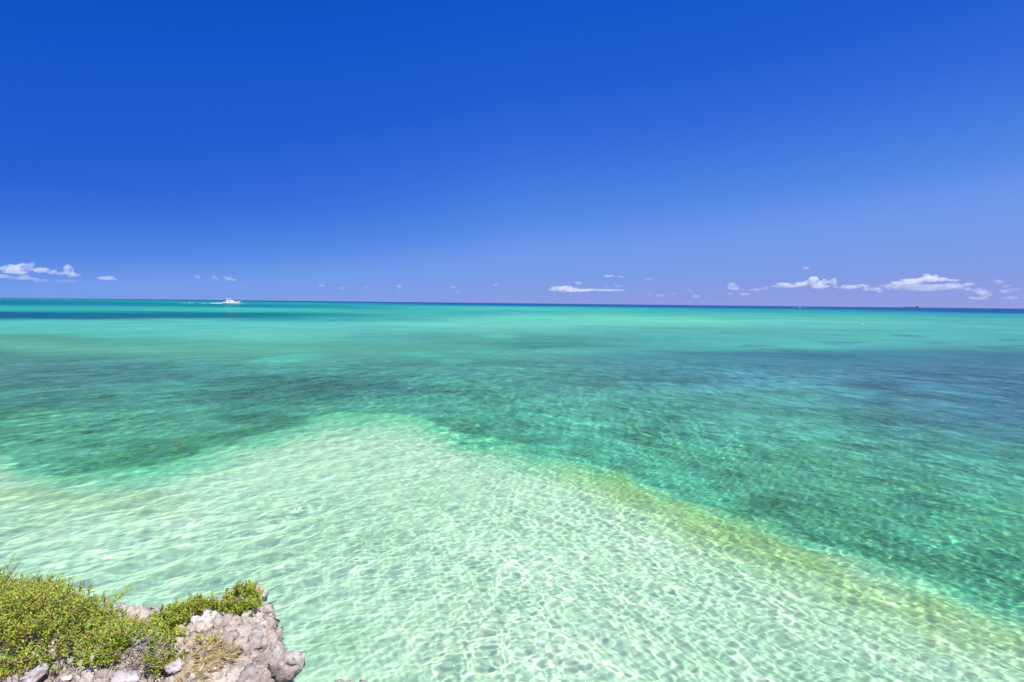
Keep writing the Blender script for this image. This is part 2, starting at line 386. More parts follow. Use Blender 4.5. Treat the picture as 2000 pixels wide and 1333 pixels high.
bed = mesh_np('seabed', np.stack([BX, BY, -DEPTH], 1), BF, m_bed, cols={'bed_colour': ALB, 'weed': weed_a})
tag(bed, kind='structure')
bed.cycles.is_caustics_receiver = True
# ------------------------------------------------------------------ clouds: small cumulus far out over the horizon
CLD = 25000.0
cloud_mats = {}
def cloud_mat(dens):
    if dens in cloud_mats: return cloud_mats[dens]
    m, n = mat('cloud_vapour')
    geo = N(n, 'NewGeometry')
    t = N(n, 'TexNoise', i_Scale=1 / 200.0, i_Detail=4.0, i_Roughness=0.65); n.links.new(geo.outputs['Position'], t.inputs['Vector'])
    mr = N(n, 'MapRange', i_From_Min=0.42, i_From_Max=0.60, i_To_Min=0.1, i_To_Max=dens * 1.9); n.links.new(t.outputs['Fac'], mr.inputs['Value'])
    mr.inputs['To Min'].default_value = dens * 0.05
    v = N(n, 'VolumeScatter', i_Anisotropy=0.0); v.inputs['Color'].default_value = (1.0, 0.985, 0.97, 1)
    n.links.new(mr.outputs[0], v.inputs['Density'])
    o = N(n, 'OutputMaterial'); n.links.new(v.outputs[0], o.inputs['Volume'])
    cloud_mats[dens] = m
    return m
_ico = None
def cloud(lobes, dens, label, seed=0, group='small clouds over the horizon'):
    """lobes: (px, py, rx, ry) in photograph pixels, turned into metres at the cloud's distance"""
    rnd = random.Random(seed * 7 + 3)
    c0 = at_dist(lobes[0][0], lobes[0][1], CLD)
    s = CLD / F_PX * 1.03
    bm = bmesh.new()
    for (x, y, rx, ry) in lobes:
        p = at_dist(x, y, CLD) - c0
        k = max(1, int(rx / 7))
        subs = [(0, 0, 1.0)] + [(rnd.uniform(-.75, .75), rnd.uniform(-.5, .6), rnd.uniform(.3, .55)) for _ in range(3 + 3 * k)]
        for (ox, oy, f) in subs:
            q = p + Vector((ox * rx * s, rnd.uniform(-.5, .5) * rx * s, oy * ry * s))
            f2 = f if (ox or oy) else 0.78
            M = Matrix.Translation(q) @ Matrix.Diagonal((rx * s * f2, rx * s * f2, max(ry * s * f2, 14), 1))
            bmesh.ops.create_icosphere(bm, subdivisions=2, radius=1.0, matrix=M)
    me = bpy.data.meshes.new('cloud'); bm.to_mesh(me); bm.free()
    o = bpy.data.objects.new('cloud', me); C.objects.link(o)
    ext = max(l[3] for l in lobes) * s
    r = o.modifiers.new('r', 'REMESH'); r.mode = 'VOXEL'; r.voxel_size = max(ext * 0.14, 18)
    tx = bpy.data.textures.new('cloud_puff', 'CLOUDS'); tx.noise_scale = ext * 0.55; tx.noise_depth = 3
    d = o.modifiers.new('d', 'DISPLACE'); d.texture = tx; d.strength = ext * 0.5; d.texture_coords = 'LOCAL'; d.mid_level = 0.55
    dg = bpy.context.evaluated_depsgraph_get(); me2 = bpy.data.meshes.new_from_object(o.evaluated_get(dg))
    o.modifiers.clear(); o.data = me2; me2.name = 'cloud'; bpy.data.meshes.remove(me)
    me2.materials.clear(); me2.materials.append(cloud_mat(dens))
    o.location = c0
    tag(o, label, 'cloud', group)
    return o
HI, MD, LO, VL = 0.0048, 0.0026, 0.0013, 0.0006
CL = [
 ([(18,527,14,6),(34,525,14,7),(50,522,9,8),(58,520,6,6),(40,533,18,4)], MD, 'pale lumpy cloud near the left edge of the sky, widest of the cluster there'),
 ([(6,540,12,4),(50,540,9,5),(42,544,22,3)], LO, 'ragged faint cloud strip hanging below the widest cloud at the left edge'),
 ([(84,529,12,5.5),(94,532,9,4)], MD, 'small oval cloud between the widest left cloud and the upright puff'),
 ([(133,525,8,6.5),(130,533,10,6),(137,539,7,4),(150,538,5,4)], MD + 0.0004, 'upright snowman-like puff cloud, tallest of the left cluster'),
 ([(78,548,16,3),(130,550,14,2.5)], VL, 'very faint flat cloud smudge low under the left cluster'),
 ([(213,543,12,3.5),(205,545,16,2)], LO + .0004, 'small flat cloud halfway between the left cluster and the yacht'),
 ([(386,541,7,4),], LO + .0006, 'small round puff high left of the yacht, first of three in a row'),
 ([(420,543,6,3.5)], LO + .0004, 'small round puff above the yacht, middle one of three in a row'),
 ([(446,545,9,4),(456,547,8,2)], LO + .0006, 'small trailing puff above the yacht, right one of three in a row'),
 ([(473,561,7,3)], VL, 'tiny faint puff just right of and above the yacht'),
 ([(627,558,8,3.2)], MD, 'small bright puff right of the yacht, standing alone'),
 ([(668,563,6,2.6)], LO, 'tiny low puff right of the lone bright puff'),
 ([(715,561,7,3)], VL, 'faint tiny puff midway along the horizon left of the double puff'),
 ([(778,560,6.5,4),(779,569,4,2)], MD, 'small puff with a second tinier puff right beneath it'),
 ([(866,564,4,3.5)], LO, 'tiny narrow puff left of a pair near the middle of the horizon'),
 ([(886,562,6,3.5),(895,570,4.5,2.2)], LO + .0004, 'small stepped pair of puffs near the middle of the horizon'),
 ([(968,557,7,2.6)], LO, 'small flat puff above the middle of the horizon'),
 ([(968,572,6,2.6),(982,575,3,1.6)], VL, 'very faint low puff touching the haze near the middle of the horizon'),
 ([(1096,564,20,6),(1085,567,16,4),(1112,567,24,5),(1135,568,26,3.2)], MD, 'long low cloud with a rounded hump, right of the middle of the horizon'),
 ([(1175,567,40,2.2)], LO, 'thin flat tail of cloud reaching right from the long humped cloud'),
 ([(1129,554,8,3.6)], LO + .0006, 'small puff sitting just above the long humped cloud'),
 ([(1190,539.5,13,2.2),(1210,541,10,1.4)], MD, 'thin bright streak of cloud, highest right of the middle'),
 ([(1203,557,4.5,5),(1208,560,6,2.6)], LO + .0004, 'little upright puff right of the long humped cloud'),
 ([(1184,560,5,2.8),(1158,562,4.5,2.6)], LO + .0004, 'pair of tiny puffs above the tail of the long humped cloud'),
 ([(1268,545.5,11,1.0)], LO, 'hair-thin streak of cloud right of the bright streak'),
 ([(1265,576,10,4),(1315,574,8,3.5),(1290,578,12,3)], VL, 'faint wide smear low on the horizon between the humped cloud and the slanting cloud'),
 ([(1347,568,5,3),(1353,572,5,3.5),(1359,579,8,5)], LO, 'slanting wisp dropping to the right, left of the twin-topped cloud'),
 ([(1429,559,9,8),(1433,564,12,4),(1446,565,8,3.5),(1424,574,8,2.2),(1455,575,10,2.6)], MD, 'small heaped cloud with a bright top, left of the great peaked cloud'),
 ([(1390,566,6,3),(1401,564,4,2)], LO, 'tiny puff left of the small heaped cloud'),
 ([(1480,566,14,3),(1494,563,8,3)], VL + .0003, 'faint strip joining the small heaped cloud to the great peaked cloud'),
 ([(1573,524,8,3),(1581,522,4,2)], LO + .0003, 'tiny ragged wisp floating alone above the great peaked cloud'),
 ([(1587,549,12,10),(1577,554,13,6),(1598,554,12,7),(1562,557,12,5),(1611,550,6,6),(1622,550,6,7),(1630,551,5,8),(1632,560,5,4),(1600,561,18,4)], HI, 'great peaked cumulus over the small motorboat, brightest cloud in the sky'),
 ([(1532,556,14,3.6),(1540,559,16,4),(1515,560,10,2.6)], MD, 'low shelf of cloud leading left from the great peaked cumulus'),
 ([(1665,561,18,4.5),(1650,563,10,3)], MD - .0004, 'soft oval cloud just right of the great peaked cumulus'),
 ([(1692,560,6,4.5),(1705,565,14,4.5),(1720,568,6,5)], MD - .0004, 'puffy cloud sloping down to the right, left of the long flat-topped cloud'),
 ([(1811,540,6,4.5),(1829,540,6,4.5),(1818,545,20,4.5),(1795,549,22,4.5),(1768,553,20,4),(1757,553,16,3.2),(1835,548,8,2)], HI - .001, 'long flat-topped cloud with two small turrets at its right end'),
 ([(1780,560,34,5),(1830,560,30,5.5),(1745,564,16,4),(1800,566,30,5)], LO - .0003, 'dim shadowy underside cloud below the long flat-topped cloud'),
 ([(1866,547.5,9,3),(1858,548.5,7,1.4)], MD, 'small flat puff just right of the long flat-topped cloud'),
 ([(1857,560,10,5),(1873,561,12,5),(1886,565,10,4),(1890,556,10,4)], MD - .0006, 'broken cloud clump right of and below the small flat puff'),
 ([(1912,566,10,4.5),(1920,572,11,5),(1927,576,7,4),(1908,583,14,3)], MD - .0004, 'ragged tattered cloud near the right edge, lower than its neighbours'),
 ([(1949,551,9,3.6)], LO, 'small soft puff high near the right edge of the sky'),
 ([(1969,559,7,2.6),(1961,570,9,4.5),(1972,582,10,3.6),(1985,566,8,2)], LO, 'scatter of soft puffs at the right edge above the horizon'),
]
for i, (lb, dn, lab) in enumerate(CL):
    cloud(lb, dn, lab, i)
# ------------------------------------------------------------------ small mesh helpers
def empty(name, loc, rz=0.0):
    o = bpy.data.objects.new(name, None); C.objects.link(o); o.location = loc; o.rotation_euler = (0, 0, rz); o.empty_display_size = 0.2
    return o
def bm_obj(name, bm, m, parent=None, smooth=False, bevel=0.0):
    if bevel:
        bmesh.ops.bevel(bm, geom=[e for e in bm.edges], offset=bevel, segments=2, affect='EDGES', profile=0.6, clamp_overlap=True)
    bmesh.ops.recalc_face_normals(bm, faces=bm.faces)
    me = bpy.data.meshes.new(name); bm.to_mesh(me); bm.free()
    for p in me.polygons: p.use_smooth = smooth
    o = bpy.data.objects.new(name, me); C.objects.link(o)
    if m: me.materials.append(m)
    if parent: o.parent = parent
    return o
def box(bm, x0, x1, y0, y1, z0, z1, tx=0.0, tx2=0.0, ty=0.0):
    """box whose top is pulled in by tx at its low-x end, tx2 at its high-x end and ty at both sides"""
    vs_ = [bm.verts.new(p) for p in ((x0, y0, z0), (x1, y0, z0), (x1, y1, z0), (x0, y1, z0),
                                     (x0 + tx, y0 + ty, z1), (x1 - tx2, y0 + ty, z1), (x1 - tx2, y1 - ty, z1), (x0 + tx, y1 - ty, z1))]
    for f in ((0, 3, 2, 1), (4, 5, 6, 7), (0, 1, 5, 4), (1, 2, 6, 5), (2, 3, 7, 6), (3, 0, 4, 7)):
        bm.faces.new([vs_[i] for i in f])
def tube(bm, pts, r, seg=6):
    pts = [Vector(p) for p in pts]; ringsl = []
    for i, p in enumerate(pts):
        d = (pts[min(i + 1, len(pts) - 1)] - pts[max(i - 1, 0)]).normalized()
        a = d.orthogonal().normalized(); b = d.cross(a)
        rad = r[i] if isinstance(r, (list, tuple)) else r
        ringsl.append([bm.verts.new(p + (a * math.cos(t) + b * math.sin(t)) * rad) for t in [2 * math.pi * k / seg for k in range(seg)]])
    for A, B in zip(ringsl[:-1], ringsl[1:]):
        for k in range(seg): bm.faces.new((A[k], A[(k + 1) % seg], B[(k + 1) % seg], B[k]))
    bm.faces.new(ringsl[0][::-1]); bm.faces.new(ringsl[-1])
def pmat(name, col, rough=0.5, metal=0.0, var=0.0, scale=3.0):
    m, n = mat(name)
    p = N(n, 'BsdfPrincipled', i_Roughness=rough, i_Metallic=metal); o = N(n, 'OutputMaterial')
    if var:
        t = N(n, 'TexNoise', i_Scale=scale, i_Detail=5.0); tcn = N(n, 'TexCoord'); n.links.new(tcn.outputs['Object'], t.inputs['Vector'])
        r = N(n, 'MapRange', i_To_Min=1 - var, i_To_Max=1 + var, i_From_Min=0.3, i_From_Max=0.7); n.links.new(t.outputs['Fac'], r.inputs['Value'])
        v = N(n, 'VectorMath', operation='SCALE'); v.inputs[0].default_value = col; n.links.new(r.outputs[0], v.inputs['Scale'])
        n.links.new(v.outputs[0], p.inputs['Base Color'])
    else: p.inputs['Base Color'].default_value = (*col, 1)
    n.links.new(p.outputs[0], o.inputs[0])
    return m
M_white = pmat('white_gelcoat', (0.80, 0.80, 0.80), 0.3, var=0.04, scale=0.8)
M_glass = pmat('dark_glass', (0.02, 0.025, 0.03), 0.08)
M_dark = pmat('dark_trim', (0.04, 0.045, 0.06), 0.5)
M_steel = pmat('steel_rail', (0.6, 0.6, 0.6), 0.3, 0.8)
M_foam = pmat('sea_foam', (0.78, 0.80, 0.80), 0.9, var=0.08, scale=1.0)
M_skin = pmat('skin', (0.45, 0.26, 0.18), 0.6)
M_red = pmat('red_cloth', (0.45, 0.08, 0.08), 0.8)
M_shorts = pmat('dark_cloth', (0.05, 0.05, 0.09), 0.8)

def hull_bm(L, beam, zs, zb, flare=0.72, n=26, keel=-0.5, rake=2.0, stern_w=0.9):
    """boat hull, stern at x=0, bow at x=L; sheer height zs at the stern, zb at the bow"""
    bm = bmesh.new(); rows = []
    for i in range(n + 1):
        t = i / n
        sheer = zs + (zb - zs) * t ** 2.2
        full = stern_w + (1 - stern_w) * min(t * 3, 1)
        wd = beam / 2 * full * (1 - max(0, (t - 0.42) / 0.58) ** 2.3)
        wd = max(wd, 0.03)
        prof = []
        for (f, zf) in ((0.0, keel), (flare * 0.86, -0.05), (flare, 0.25), (0.93, sheer * 0.72), (1.0, sheer)):
            xx = t * L - (1 - max(zf, 0) / max(sheer, .1)) * rake * t ** 5
            w_ = wd * (f if f in (0.0, 1.0) else f * (1 - 0.5 * max(0, t - 0.6)))
            prof.append((xx, w_, zf))
        rows.append([bm.verts.new((x, -w_, z)) for x, w_, z in prof[::-1]] + [bm.verts.new((x, w_, z)) for x, w_, z in prof[1:]])
    for A, B in zip(rows[:-1], rows[1:]):
        for k in range(len(A) - 1): bm.faces.new((A[k], A[k + 1], B[k + 1], B[k]))
    bm.faces.new(rows[0]); bm.faces.new(rows[-1][::-1])
    # deck
    for A, B in zip(rows[:-1], rows[1:]):
        bm.faces.new((A[0], B[0], B[-1], A[-1]))
    bmesh.ops.remove_doubles(bm, verts=bm.verts, dist=0.001)
    return bm

def person(loc, rz, label):
    root = empty('person', loc, rz)
    me = bpy.data.meshes.new('body')
    V_ = [(0,0,.95),(0,0,1.2),(0,0,1.42),(0,0,1.55),(0,.01,1.68),(0,.01,1.76),
          (.1,0,.9),(.11,.02,.5),(.11,0,.08),(.11,.14,.03),(-.1,0,.9),(-.12,.03,.5),(-.13,0,.08),(-.13,.14,.03),
          (.19,0,1.42),(.26,.04,1.15),(.22,.24,1.05),(.2,.31,1.04),(-.19,0,1.42),(-.27,0,1.14),(-.26,.1,.9),(-.26,.13,.82)]
    E_ = [(0,1),(1,2),(2,3),(3,4),(4,5),(0,6),(6,7),(7,8),(8,9),(0,10),(10,11),(11,12),(12,13),(2,14),(14,15),(15,16),(16,17),(2,18),(18,19),(19,20),(20,21)]
    me.from_pydata(V_, E_, [])
    o = bpy.data.objects.new('body', me); C.objects.link(o); o.parent = root; me.materials.append(M_skin)
    sk = o.modifiers.new('s', 'SKIN'); sb = o.modifiers.new('b', 'SUBSURF'); sb.levels = sb.render_levels = 1
    rad = [.15,.14,.15,.06,.1,.07,.1,.07,.045,.04,.1,.07,.045,.04,.06,.045,.035,.04,.06,.045,.035,.04]
    for v, r in zip(me.skin_vertices[0].data, rad): v.radius = (r, r * .8)
    me.skin_vertices[0].data[0].use_root = True
    b = bmesh.new(); box(b, -.2, .2, -.13, .13, .9, 1.46, .02, .02, .02); bm_obj('shirt', b, M_red, root, True, .04)
    b = bmesh.new(); box(b, -.19, -.01, -.12, .12, .52, .93); box(b, .01, .19, -.12, .12, .52, .93); bm_obj('shorts', b, M_shorts, root, True, .03)
    b = bmesh.new(); bmesh.ops.create_icosphere(b, subdivisions=2, radius=.112, matrix=Matrix.Translation((0, -.01, 1.74))); bm_obj('hair', b, M_dark, root, True)
    tag(root, label, 'person')
    return root

# ------------------------------------------------------------------ the white sport fishing yacht
def yacht():
    wl = at_z(455, 593.6)
    dist = wl.y; k = 0.0606 * dist / 673.0 * 1.0
    root = empty('motor_yacht', (at_z(438.5, 593.4).x, wl.y, -0.12))
    L = 19.3
    bm_obj('hull', hull_bm(L, 5.4, 1.75, 2.85, rake=2.4, flare=.93), M_white, root, True)
    b = bmesh.new(); box(b, 0.15, 3.6, -2.3, 2.3, 1.72, 2.0, ty=.05); box(b, .0, .9, -2.1, 2.1, .1, .35); bm_obj('cockpit', b, M_white, root, False, .03)
    b = bmesh.new(); box(b, 3.9, 12.4, -2.1, 2.1, 1.9, 3.35, .1, 2.0, .25); bm_obj('cabin', b, M_white, root, False, .08)
    for y0, y1 in ((-2.06, -1.93), (1.93, 2.06)):
        b = bmesh.new(); box(b, 5.6, 9.6, y0, y1, 2.45, 3.0, .1, .7); bm_obj('cabin_window', b, M_glass, root)
    b = bmesh.new(); box(b, 3.82, 3.9, -1.5, 1.5, 1.95, 3.2); bm_obj('cabin_door', b, M_glass, root)
    fb = bmesh.new(); box(fb, 4.0, 10.8, -1.95, 1.95, 3.35, 4.25, -.3, 1.9, .15); bm_obj('flybridge', fb, M_white, root, False, .08)
    b = bmesh.new(); box(b, 8.4, 9.3, -1.5, 1.5, 4.25, 4.6, .1, .5, .1); bm_obj('windscreen', b, M_glass, root)
    b = bmesh.new(); box(b, 4.4, 9.0, -1.9, 1.9, 5.3, 5.55, .1, .3, .1); bm_obj('hardtop', b, M_white, root, False, .05)
    for x in (4.9, 8.0):
        for y in (-1.7, 1.7):
            b = bmesh.new(); tube(b, [(x - .3, y, 4.2), (x, y, 5.32)], .07); bm_obj('top_support', b, M_steel, root)
    b = bmesh.new(); tube(b, [(5.0, 0, 5.5), (3.9, 0, 6.35)], [.14, .1]); box(b, 3.4, 4.5, -.35, .35, 6.2, 6.5, .1, .1); bm_obj('radar_mast', b, M_white, root)
    b = bmesh.new(); box(b, 5.2, 6.4, -.7, .7, 4.25, 4.95, .1, .1); bm_obj('helm_seat', b, M_dark, root, False, .05)
    b = bmesh.new(); box(b, 18.4, 20.4, -.4, .4, 2.78, 2.98, 0, .4); bm_obj('bow_pulpit', b, M_white, root, False, .03)
    b = bmesh.new()
    for y in (-1, 1):
        pts = [(11.5, 2.3 * y, 3.1), (14.5, 1.75 * y, 3.3), (17, 1.0 * y, 3.5), (20.2, .3 * y, 3.75)]
        tube(b, pts, .035, 5)
        for p, zz in zip(pts, (2.2, 2.4, 2.6, 2.9)): tube(b, [(p[0], p[1], zz), p], .03, 5)
    bm_obj('bow_rail', b, M_steel, root)
    for y in (-2.1, 2.1):
        b = bmesh.new(); tube(b, [(6.5, y * .9, 4.2), (4.6, y * 1.5, 8.6)], [.035, .015], 5); bm_obj('outrigger', b, M_steel, root)
    tag(root, 'white sport fishing yacht with flybridge and hardtop running to the right ahead of its wake', 'yacht')
    person((root.location.x + 15.3, root.location.y, 2.36), R(-100), 'person in a red shirt and dark shorts standing on the foredeck of the white yacht')
    return root
yacht()
def foam(name, px0, px1, py, hgt, label, seed, group=None, w=3.5):
    rnd = random.Random(seed); a = at_z(px0, py); b_ = at_z(px1, py); b = bmesh.new()
    L = (b_ - a).length; cnt = max(4, int(L / 1.8))
    for i in range(cnt):
        t = (i + rnd.random()) / cnt; env = math.sin(math.pi * min(max(t, .04), .96)) ** .6
        r = rnd.uniform(.5, 1.2)
        M = Matrix.Translation((L * t, rnd.uniform(-w, w) * .5, -.1)) @ Matrix.Diagonal((r * 1.5, r * 1.2, max(hgt * env * rnd.uniform(.6, 1.1), .12), 1))
        bmesh.ops.create_icosphere(b, subdivisions=2, radius=1, matrix=M)
    for v in b.verts: v.co += Vector(noise.noise_vector(v.co * 1.7)) * .18
    o = bm_obj(name, b, M_foam, None, True); o.location = a
    tag(o, label, 'foam', group); o['kind'] = 'stuff'
    return o
foam('wake_foam', 409, 434, 592.8, 1.0, 'brightest stretch of white wake foam just behind the yacht', 1)
foam('wake_foam', 385, 399, 592.8, .25, 'thinner stretch of wake foam, second behind the yacht', 2)
foam('wake_foam', 372, 375, 592.0, .3, 'tiny spot of wake foam between two longer stretches behind the yacht', 3)
foam('wake_foam', 351, 365, 592.2, .28, 'farthest stretch of wake foam behind the yacht', 4)
foam('bow_wave', 441, 466, 593.5, .25, 'white bow wave foam along the waterline of the yacht', 5, w=6)

# ------------------------------------------------------------------ small motorboat, distant boats, ship, buoys
def motorboat(px, py, L, label, full=True, group=None, cat='motorboat'):
    p = at_z(px, py)
    root = empty('motorboat', (p.x - L / 2, p.y, -.1))
    s = L / 7.5
    bm_obj('hull', hull_bm(L, 2.6 * s, .85 * s, 1.3 * s, rake=1.0 * s, n=14), M_white, root, True)
    if full:
        b = bmesh.new(); box(b, 1.9 * s, 4.2 * s, -.8 * s, .8 * s, .8 * s, 1.75 * s, .1 * s, .6 * s, .1); bm_obj('console', b, M_white, root, False, .04)
        b = bmesh.new(); box(b, .6 * s, 3.6 * s, -1.0 * s, 1.0 * s, 2.3 * s, 2.42 * s); bm_obj('canopy', b, M_dark, root)
        for x in (.8, 3.4):
            for y in (-.9, .9):
                b = bmesh.new(); tube(b, [(x * s, y * s, .8 * s), (x * s, y * s, 2.32 * s)], .04 * s, 5); bm_obj('canopy_pole', b, M_steel, root)
        b = bmesh.new(); box(b, -.55 * s, .05 * s, -.25 * s, .25 * s, .0, 1.35 * s, .1, .1); bm_obj('outboard_motor', b, M_dark, root, False, .04)
    tag(root, label, cat, group)
    return root
motorboat(1562, 601.2, 8.2, 'small white motorboat with dark canopy under the great peaked cumulus')
foam('wake_foam', 1556.5, 1559.5, 601.4, .25, 'short pale wake trailing the small motorboat on the right', 6, w=1.5)
for i, (px, py, L, lab) in enumerate([(536, 588.6, 7, 'tiny white boat on the horizon right of the yacht, leftmost of four specks'),
        (777, 591.2, 8, 'tiny white boat on the horizon, left one of the three specks near the middle'),
        (811, 591.5, 7, 'tiny white boat on the horizon, middle one of the three specks near the middle'),
        (843, 591.8, 7, 'tiny white boat on the horizon, right one of the three specks near the middle')]):
    motorboat(px, py, L * 1.4, lab, False, 'tiny white boats on the horizon', 'boat')
def ship():
    y = 11500.0; k = y / F_PX
    x0 = (1766 - 1000) * k * 1.0; L = 28 * k
    M_hull = pmat('hazed_hull', (0.035, 0.07, 0.2), .8); M_sup = pmat('hazed_superstructure', (0.03, 0.06, 0.17), .8)  # distance haze is painted into both base colours as blue
    d = at_dist(1766, 601, 1000); x0 = d.x / d.y * y
    root = empty('cargo_ship', (x0, y, -4))
    b = bmesh.new(); box(b, 0, L, -18, 18, 0, 13, -6, 0); bm_obj('hull', b, M_hull, root)
    b = bmesh.new(); box(b, L * .86, L * .97, -15, 15, 13, 30); box(b, L * .88, L * .93, -4, 4, 30, 37); bm_obj('superstructure', b, M_sup, root)
    b = bmesh.new()
    for f0, f1 in ((.08, .24), (.28, .44), (.48, .64), (.67, .82)): box(b, L * f0, L * f1, -14, 14, 13, 17)
    bm_obj('hatch_covers', b, M_sup, root)
    tag(root, 'haze-blue cargo ship lying long and low on the horizon at the right', 'cargo ship')
ship()
def buoy(px, py, r, col, label):
    p = at_z(px, py); root = empty('mooring_buoy', (p.x, p.y, 0))
    m = pmat('buoy_plastic', col, .35, var=.05, scale=6)
    b = bmesh.new(); bmesh.ops.create_uvsphere(b, u_segments=24, v_segments=14, radius=r, matrix=Matrix.Translation((0, 0, r * .45)) @ Matrix.Diagonal((1, 1, .92, 1)))
    bm_obj('float', b, m, root, True)
    b = bmesh.new(); tube(b, [(0, 0, r * 1.3), (0, 0, r * 1.75)], r * .12); bm_obj('ring_post', b, M_dark, root)
    tag(root, label, 'buoy')
buoy(1684, 634, .17, (.85, .85, .82), 'round white mooring buoy on the turquoise water at the right')
buoy(1254, 605.3, .32, (.75, .72, .45), 'pale yellowish buoy far out on the bright turquoise band near the middle')

# ------------------------------------------------------------------ things floating near the headland
NEARSEL = RR < 30
_nx, _ny, _nz = X[NEARSEL], Y[NEARSEL], Z[NEARSEL]
def sea_z(x, y): return float(_nz[np.argmin((_nx - x) ** 2 + (_ny - y) ** 2)])
M_blade = pmat('seagrass_blade', (.035, .10, .05), .5, var=.3, scale=20)
def blade(pts, w, label, col=None):
    P = []
    for (a, b_) in pts:
        q = at_z(a, b_); P.append(q)
    # resample
    out_ = []
    for i in range(len(P) - 1):
        for k in range(5): out_.append(P[i].lerp(P[i + 1], k / 5))
    out_.append(P[-1]); b = bmesh.new(); prev = None; nP = len(out_)
    c0 = out_[0].copy(); c0.z = 0
    for i, p in enumerate(out_):
        d = (out_[min(i + 1, nP - 1)] - out_[max(i - 1, 0)]).normalized(); s_ = Vector((-d.y, d.x, 0))
        ww = w * (0.35 + 0.65 * math.sin(math.pi * (i + .6) / (nP + .2))) / 2
        z = sea_z(p.x, p.y) + .012
        q = Vector((p.x, p.y, z)) - c0
        ring = [b.verts.new(q + s_ * ww + Vector((0, 0, .0))), b.verts.new(q + Vector((0, 0, .0025))), b.verts.new(q - s_ * ww), b.verts.new(q - Vector((0, 0, .0015)))]
        if prev:
            for k in range(4): b.faces.new((prev[k], prev[(k + 1) % 4], ring[(k + 1) % 4], ring[k]))
        prev = ring
    o = bm_obj('seagrass_blade', b, col or M_blade, None, True); o.location = c0
    tag(o, label, 'seagrass blade', 'loose seagrass blades drifting on the water')
blade([(515, 1163), (534, 1153), (557, 1141)], .016, 'longest dark green seagrass blade floating just off the rock tip')
blade([(545, 1054), (556, 1046), (575, 1042)], .014, 'curved seagrass blade floating straight above the shrub-covered rock tip')
blade([(572, 982), (590, 979), (604, 979)], .016, 'pale greenish seagrass blade, farthest out of the drifting blades', pmat('seagrass_pale', (.16, .22, .10), .5, var=.2, scale=20))
blade([(640, 1017), (655, 1014), (672, 1013)], .014, 'level seagrass blade on the pale sand water left of the middle')
blade([(688, 1075), (705, 1067), (724, 1062)], .014, 'slanting dark seagrass blade, nearest to the rock of the blades over open sand')
blade([(836, 1042), (850, 1037), (864, 1030)], .010, 'thin slanting seagrass blade between the level blades near the middle')
blade([(980, 1051), (1000, 1052), (1018, 1050)], .013, 'level seagrass blade farthest right of the drifting blades')
M_deadleaf = pmat('dead_leaf', (.42, .16, .03), .6, var=.45, scale=18)
def dead_leaf():
    p = at_z(345, 872); z0 = sea_z(p.x, p.y); b = bmesh.new(); rows = []
    for i in range(9):
        t = i / 8; ww = .05 * math.sin(math.pi * min(max(t, .05), .97)) ** .7
        lift = .03 * (2 * t - 1) ** 2
        rows.append([b.verts.new(((t - .5) * .19, s * ww, lift + abs(s) ** 1.5 * .028)) for s in (-1, -.5, 0, .5, 1)])
    for A, B in zip(rows[:-1], rows[1:]):
        for k in range(4): b.faces.new((A[k], A[k + 1], B[k + 1], B[k]))
    bmesh.ops.solidify(b, geom=list(b.faces), thickness=.003)
    o = bm_obj('dead_leaf', b, M_deadleaf, None, True); o.location = (p.x, p.y, z0 + .008); o.rotation_euler = (0, 0, R(12))
    tag(o, 'curled orange brown dead leaf floating over the dark seagrass at the left', 'dead leaf')
dead_leaf()
# ------------------------------------------------------------------ the limestone headland
TOP = 2.32
def px2(px, py, z=TOP): 
    p = at_z(px, py, z); return (p.x, p.y)
rim_px = [(-260, 1158), (-60, 1170), (60, 1178), (150, 1196), (205, 1204), (232, 1198), (262, 1212), (292, 1222), (330, 1208), (400, 1184), (452, 1168), (482, 1160), (498, 1164),
          (506, 1184), (498, 1204), (508, 1220), (512, 1244), (502, 1262), (494, 1272), (500, 1292), (514, 1312), (528, 1316), (538, 1332), (548, 1352), (564, 1395), (590, 1465), (680, 1650)]
rim = [px2(*p) for p in rim_px]
poly = rim + [(0.05, 1.2), (0.35, 0.2), (0.4, -1.6), (-2.0, -2.4), (-5.2, -2.2), (-6.6, 0.2), (-5.8, 2.6)]
bm = bmesh.new()
cxp = sum(p[0] for p in poly) / len(poly); cyp = sum(p[1] for p in poly) / len(poly)
levels = [(TOP, 0.0), (TOP - .22, 0.02), (TOP - .6, 0.16), (1.1, 0.30), (0.45, 0.52), (0.0, 0.50), (-0.5, 0.2), (-1.7, -0.1)]
prev = None; ringsv = []
for z, inn in levels:
    ring = []
    for (x, y) in poly:
        d = Vector((x - cxp, y - cyp)); L_ = d.length; d = d * ((L_ - inn) / L_)
        ring.append(bm.verts.new((cxp + d.x, cyp + d.y, z)))
    ringsv.append(ring)
for A, B in zip(ringsv[:-1], ringsv[1:]):
    for k in range(len(A)): bm.faces.new((A[k], B[k], B[(k + 1) % len(A)], A[(k + 1) % len(A)]))
top = bm.faces.new(ringsv[0]); bot = bm.faces.new(ringsv[-1][::-1])
bmesh.ops.triangulate(bm, faces=[top, bot])
bmesh.ops.recalc_face_normals(bm, faces=bm.faces)
rnd = random.Random(5)
def lump(px, py, z, r, sz=1.0, sx=1.0):
    p = at_z(px, py, z)
    bmesh.ops.create_icosphere(bm, subdivisions=3, radius=1.0, matrix=Matrix.Translation(p) @ Matrix.Diagonal((r * sx, r, r * sz, 1)))
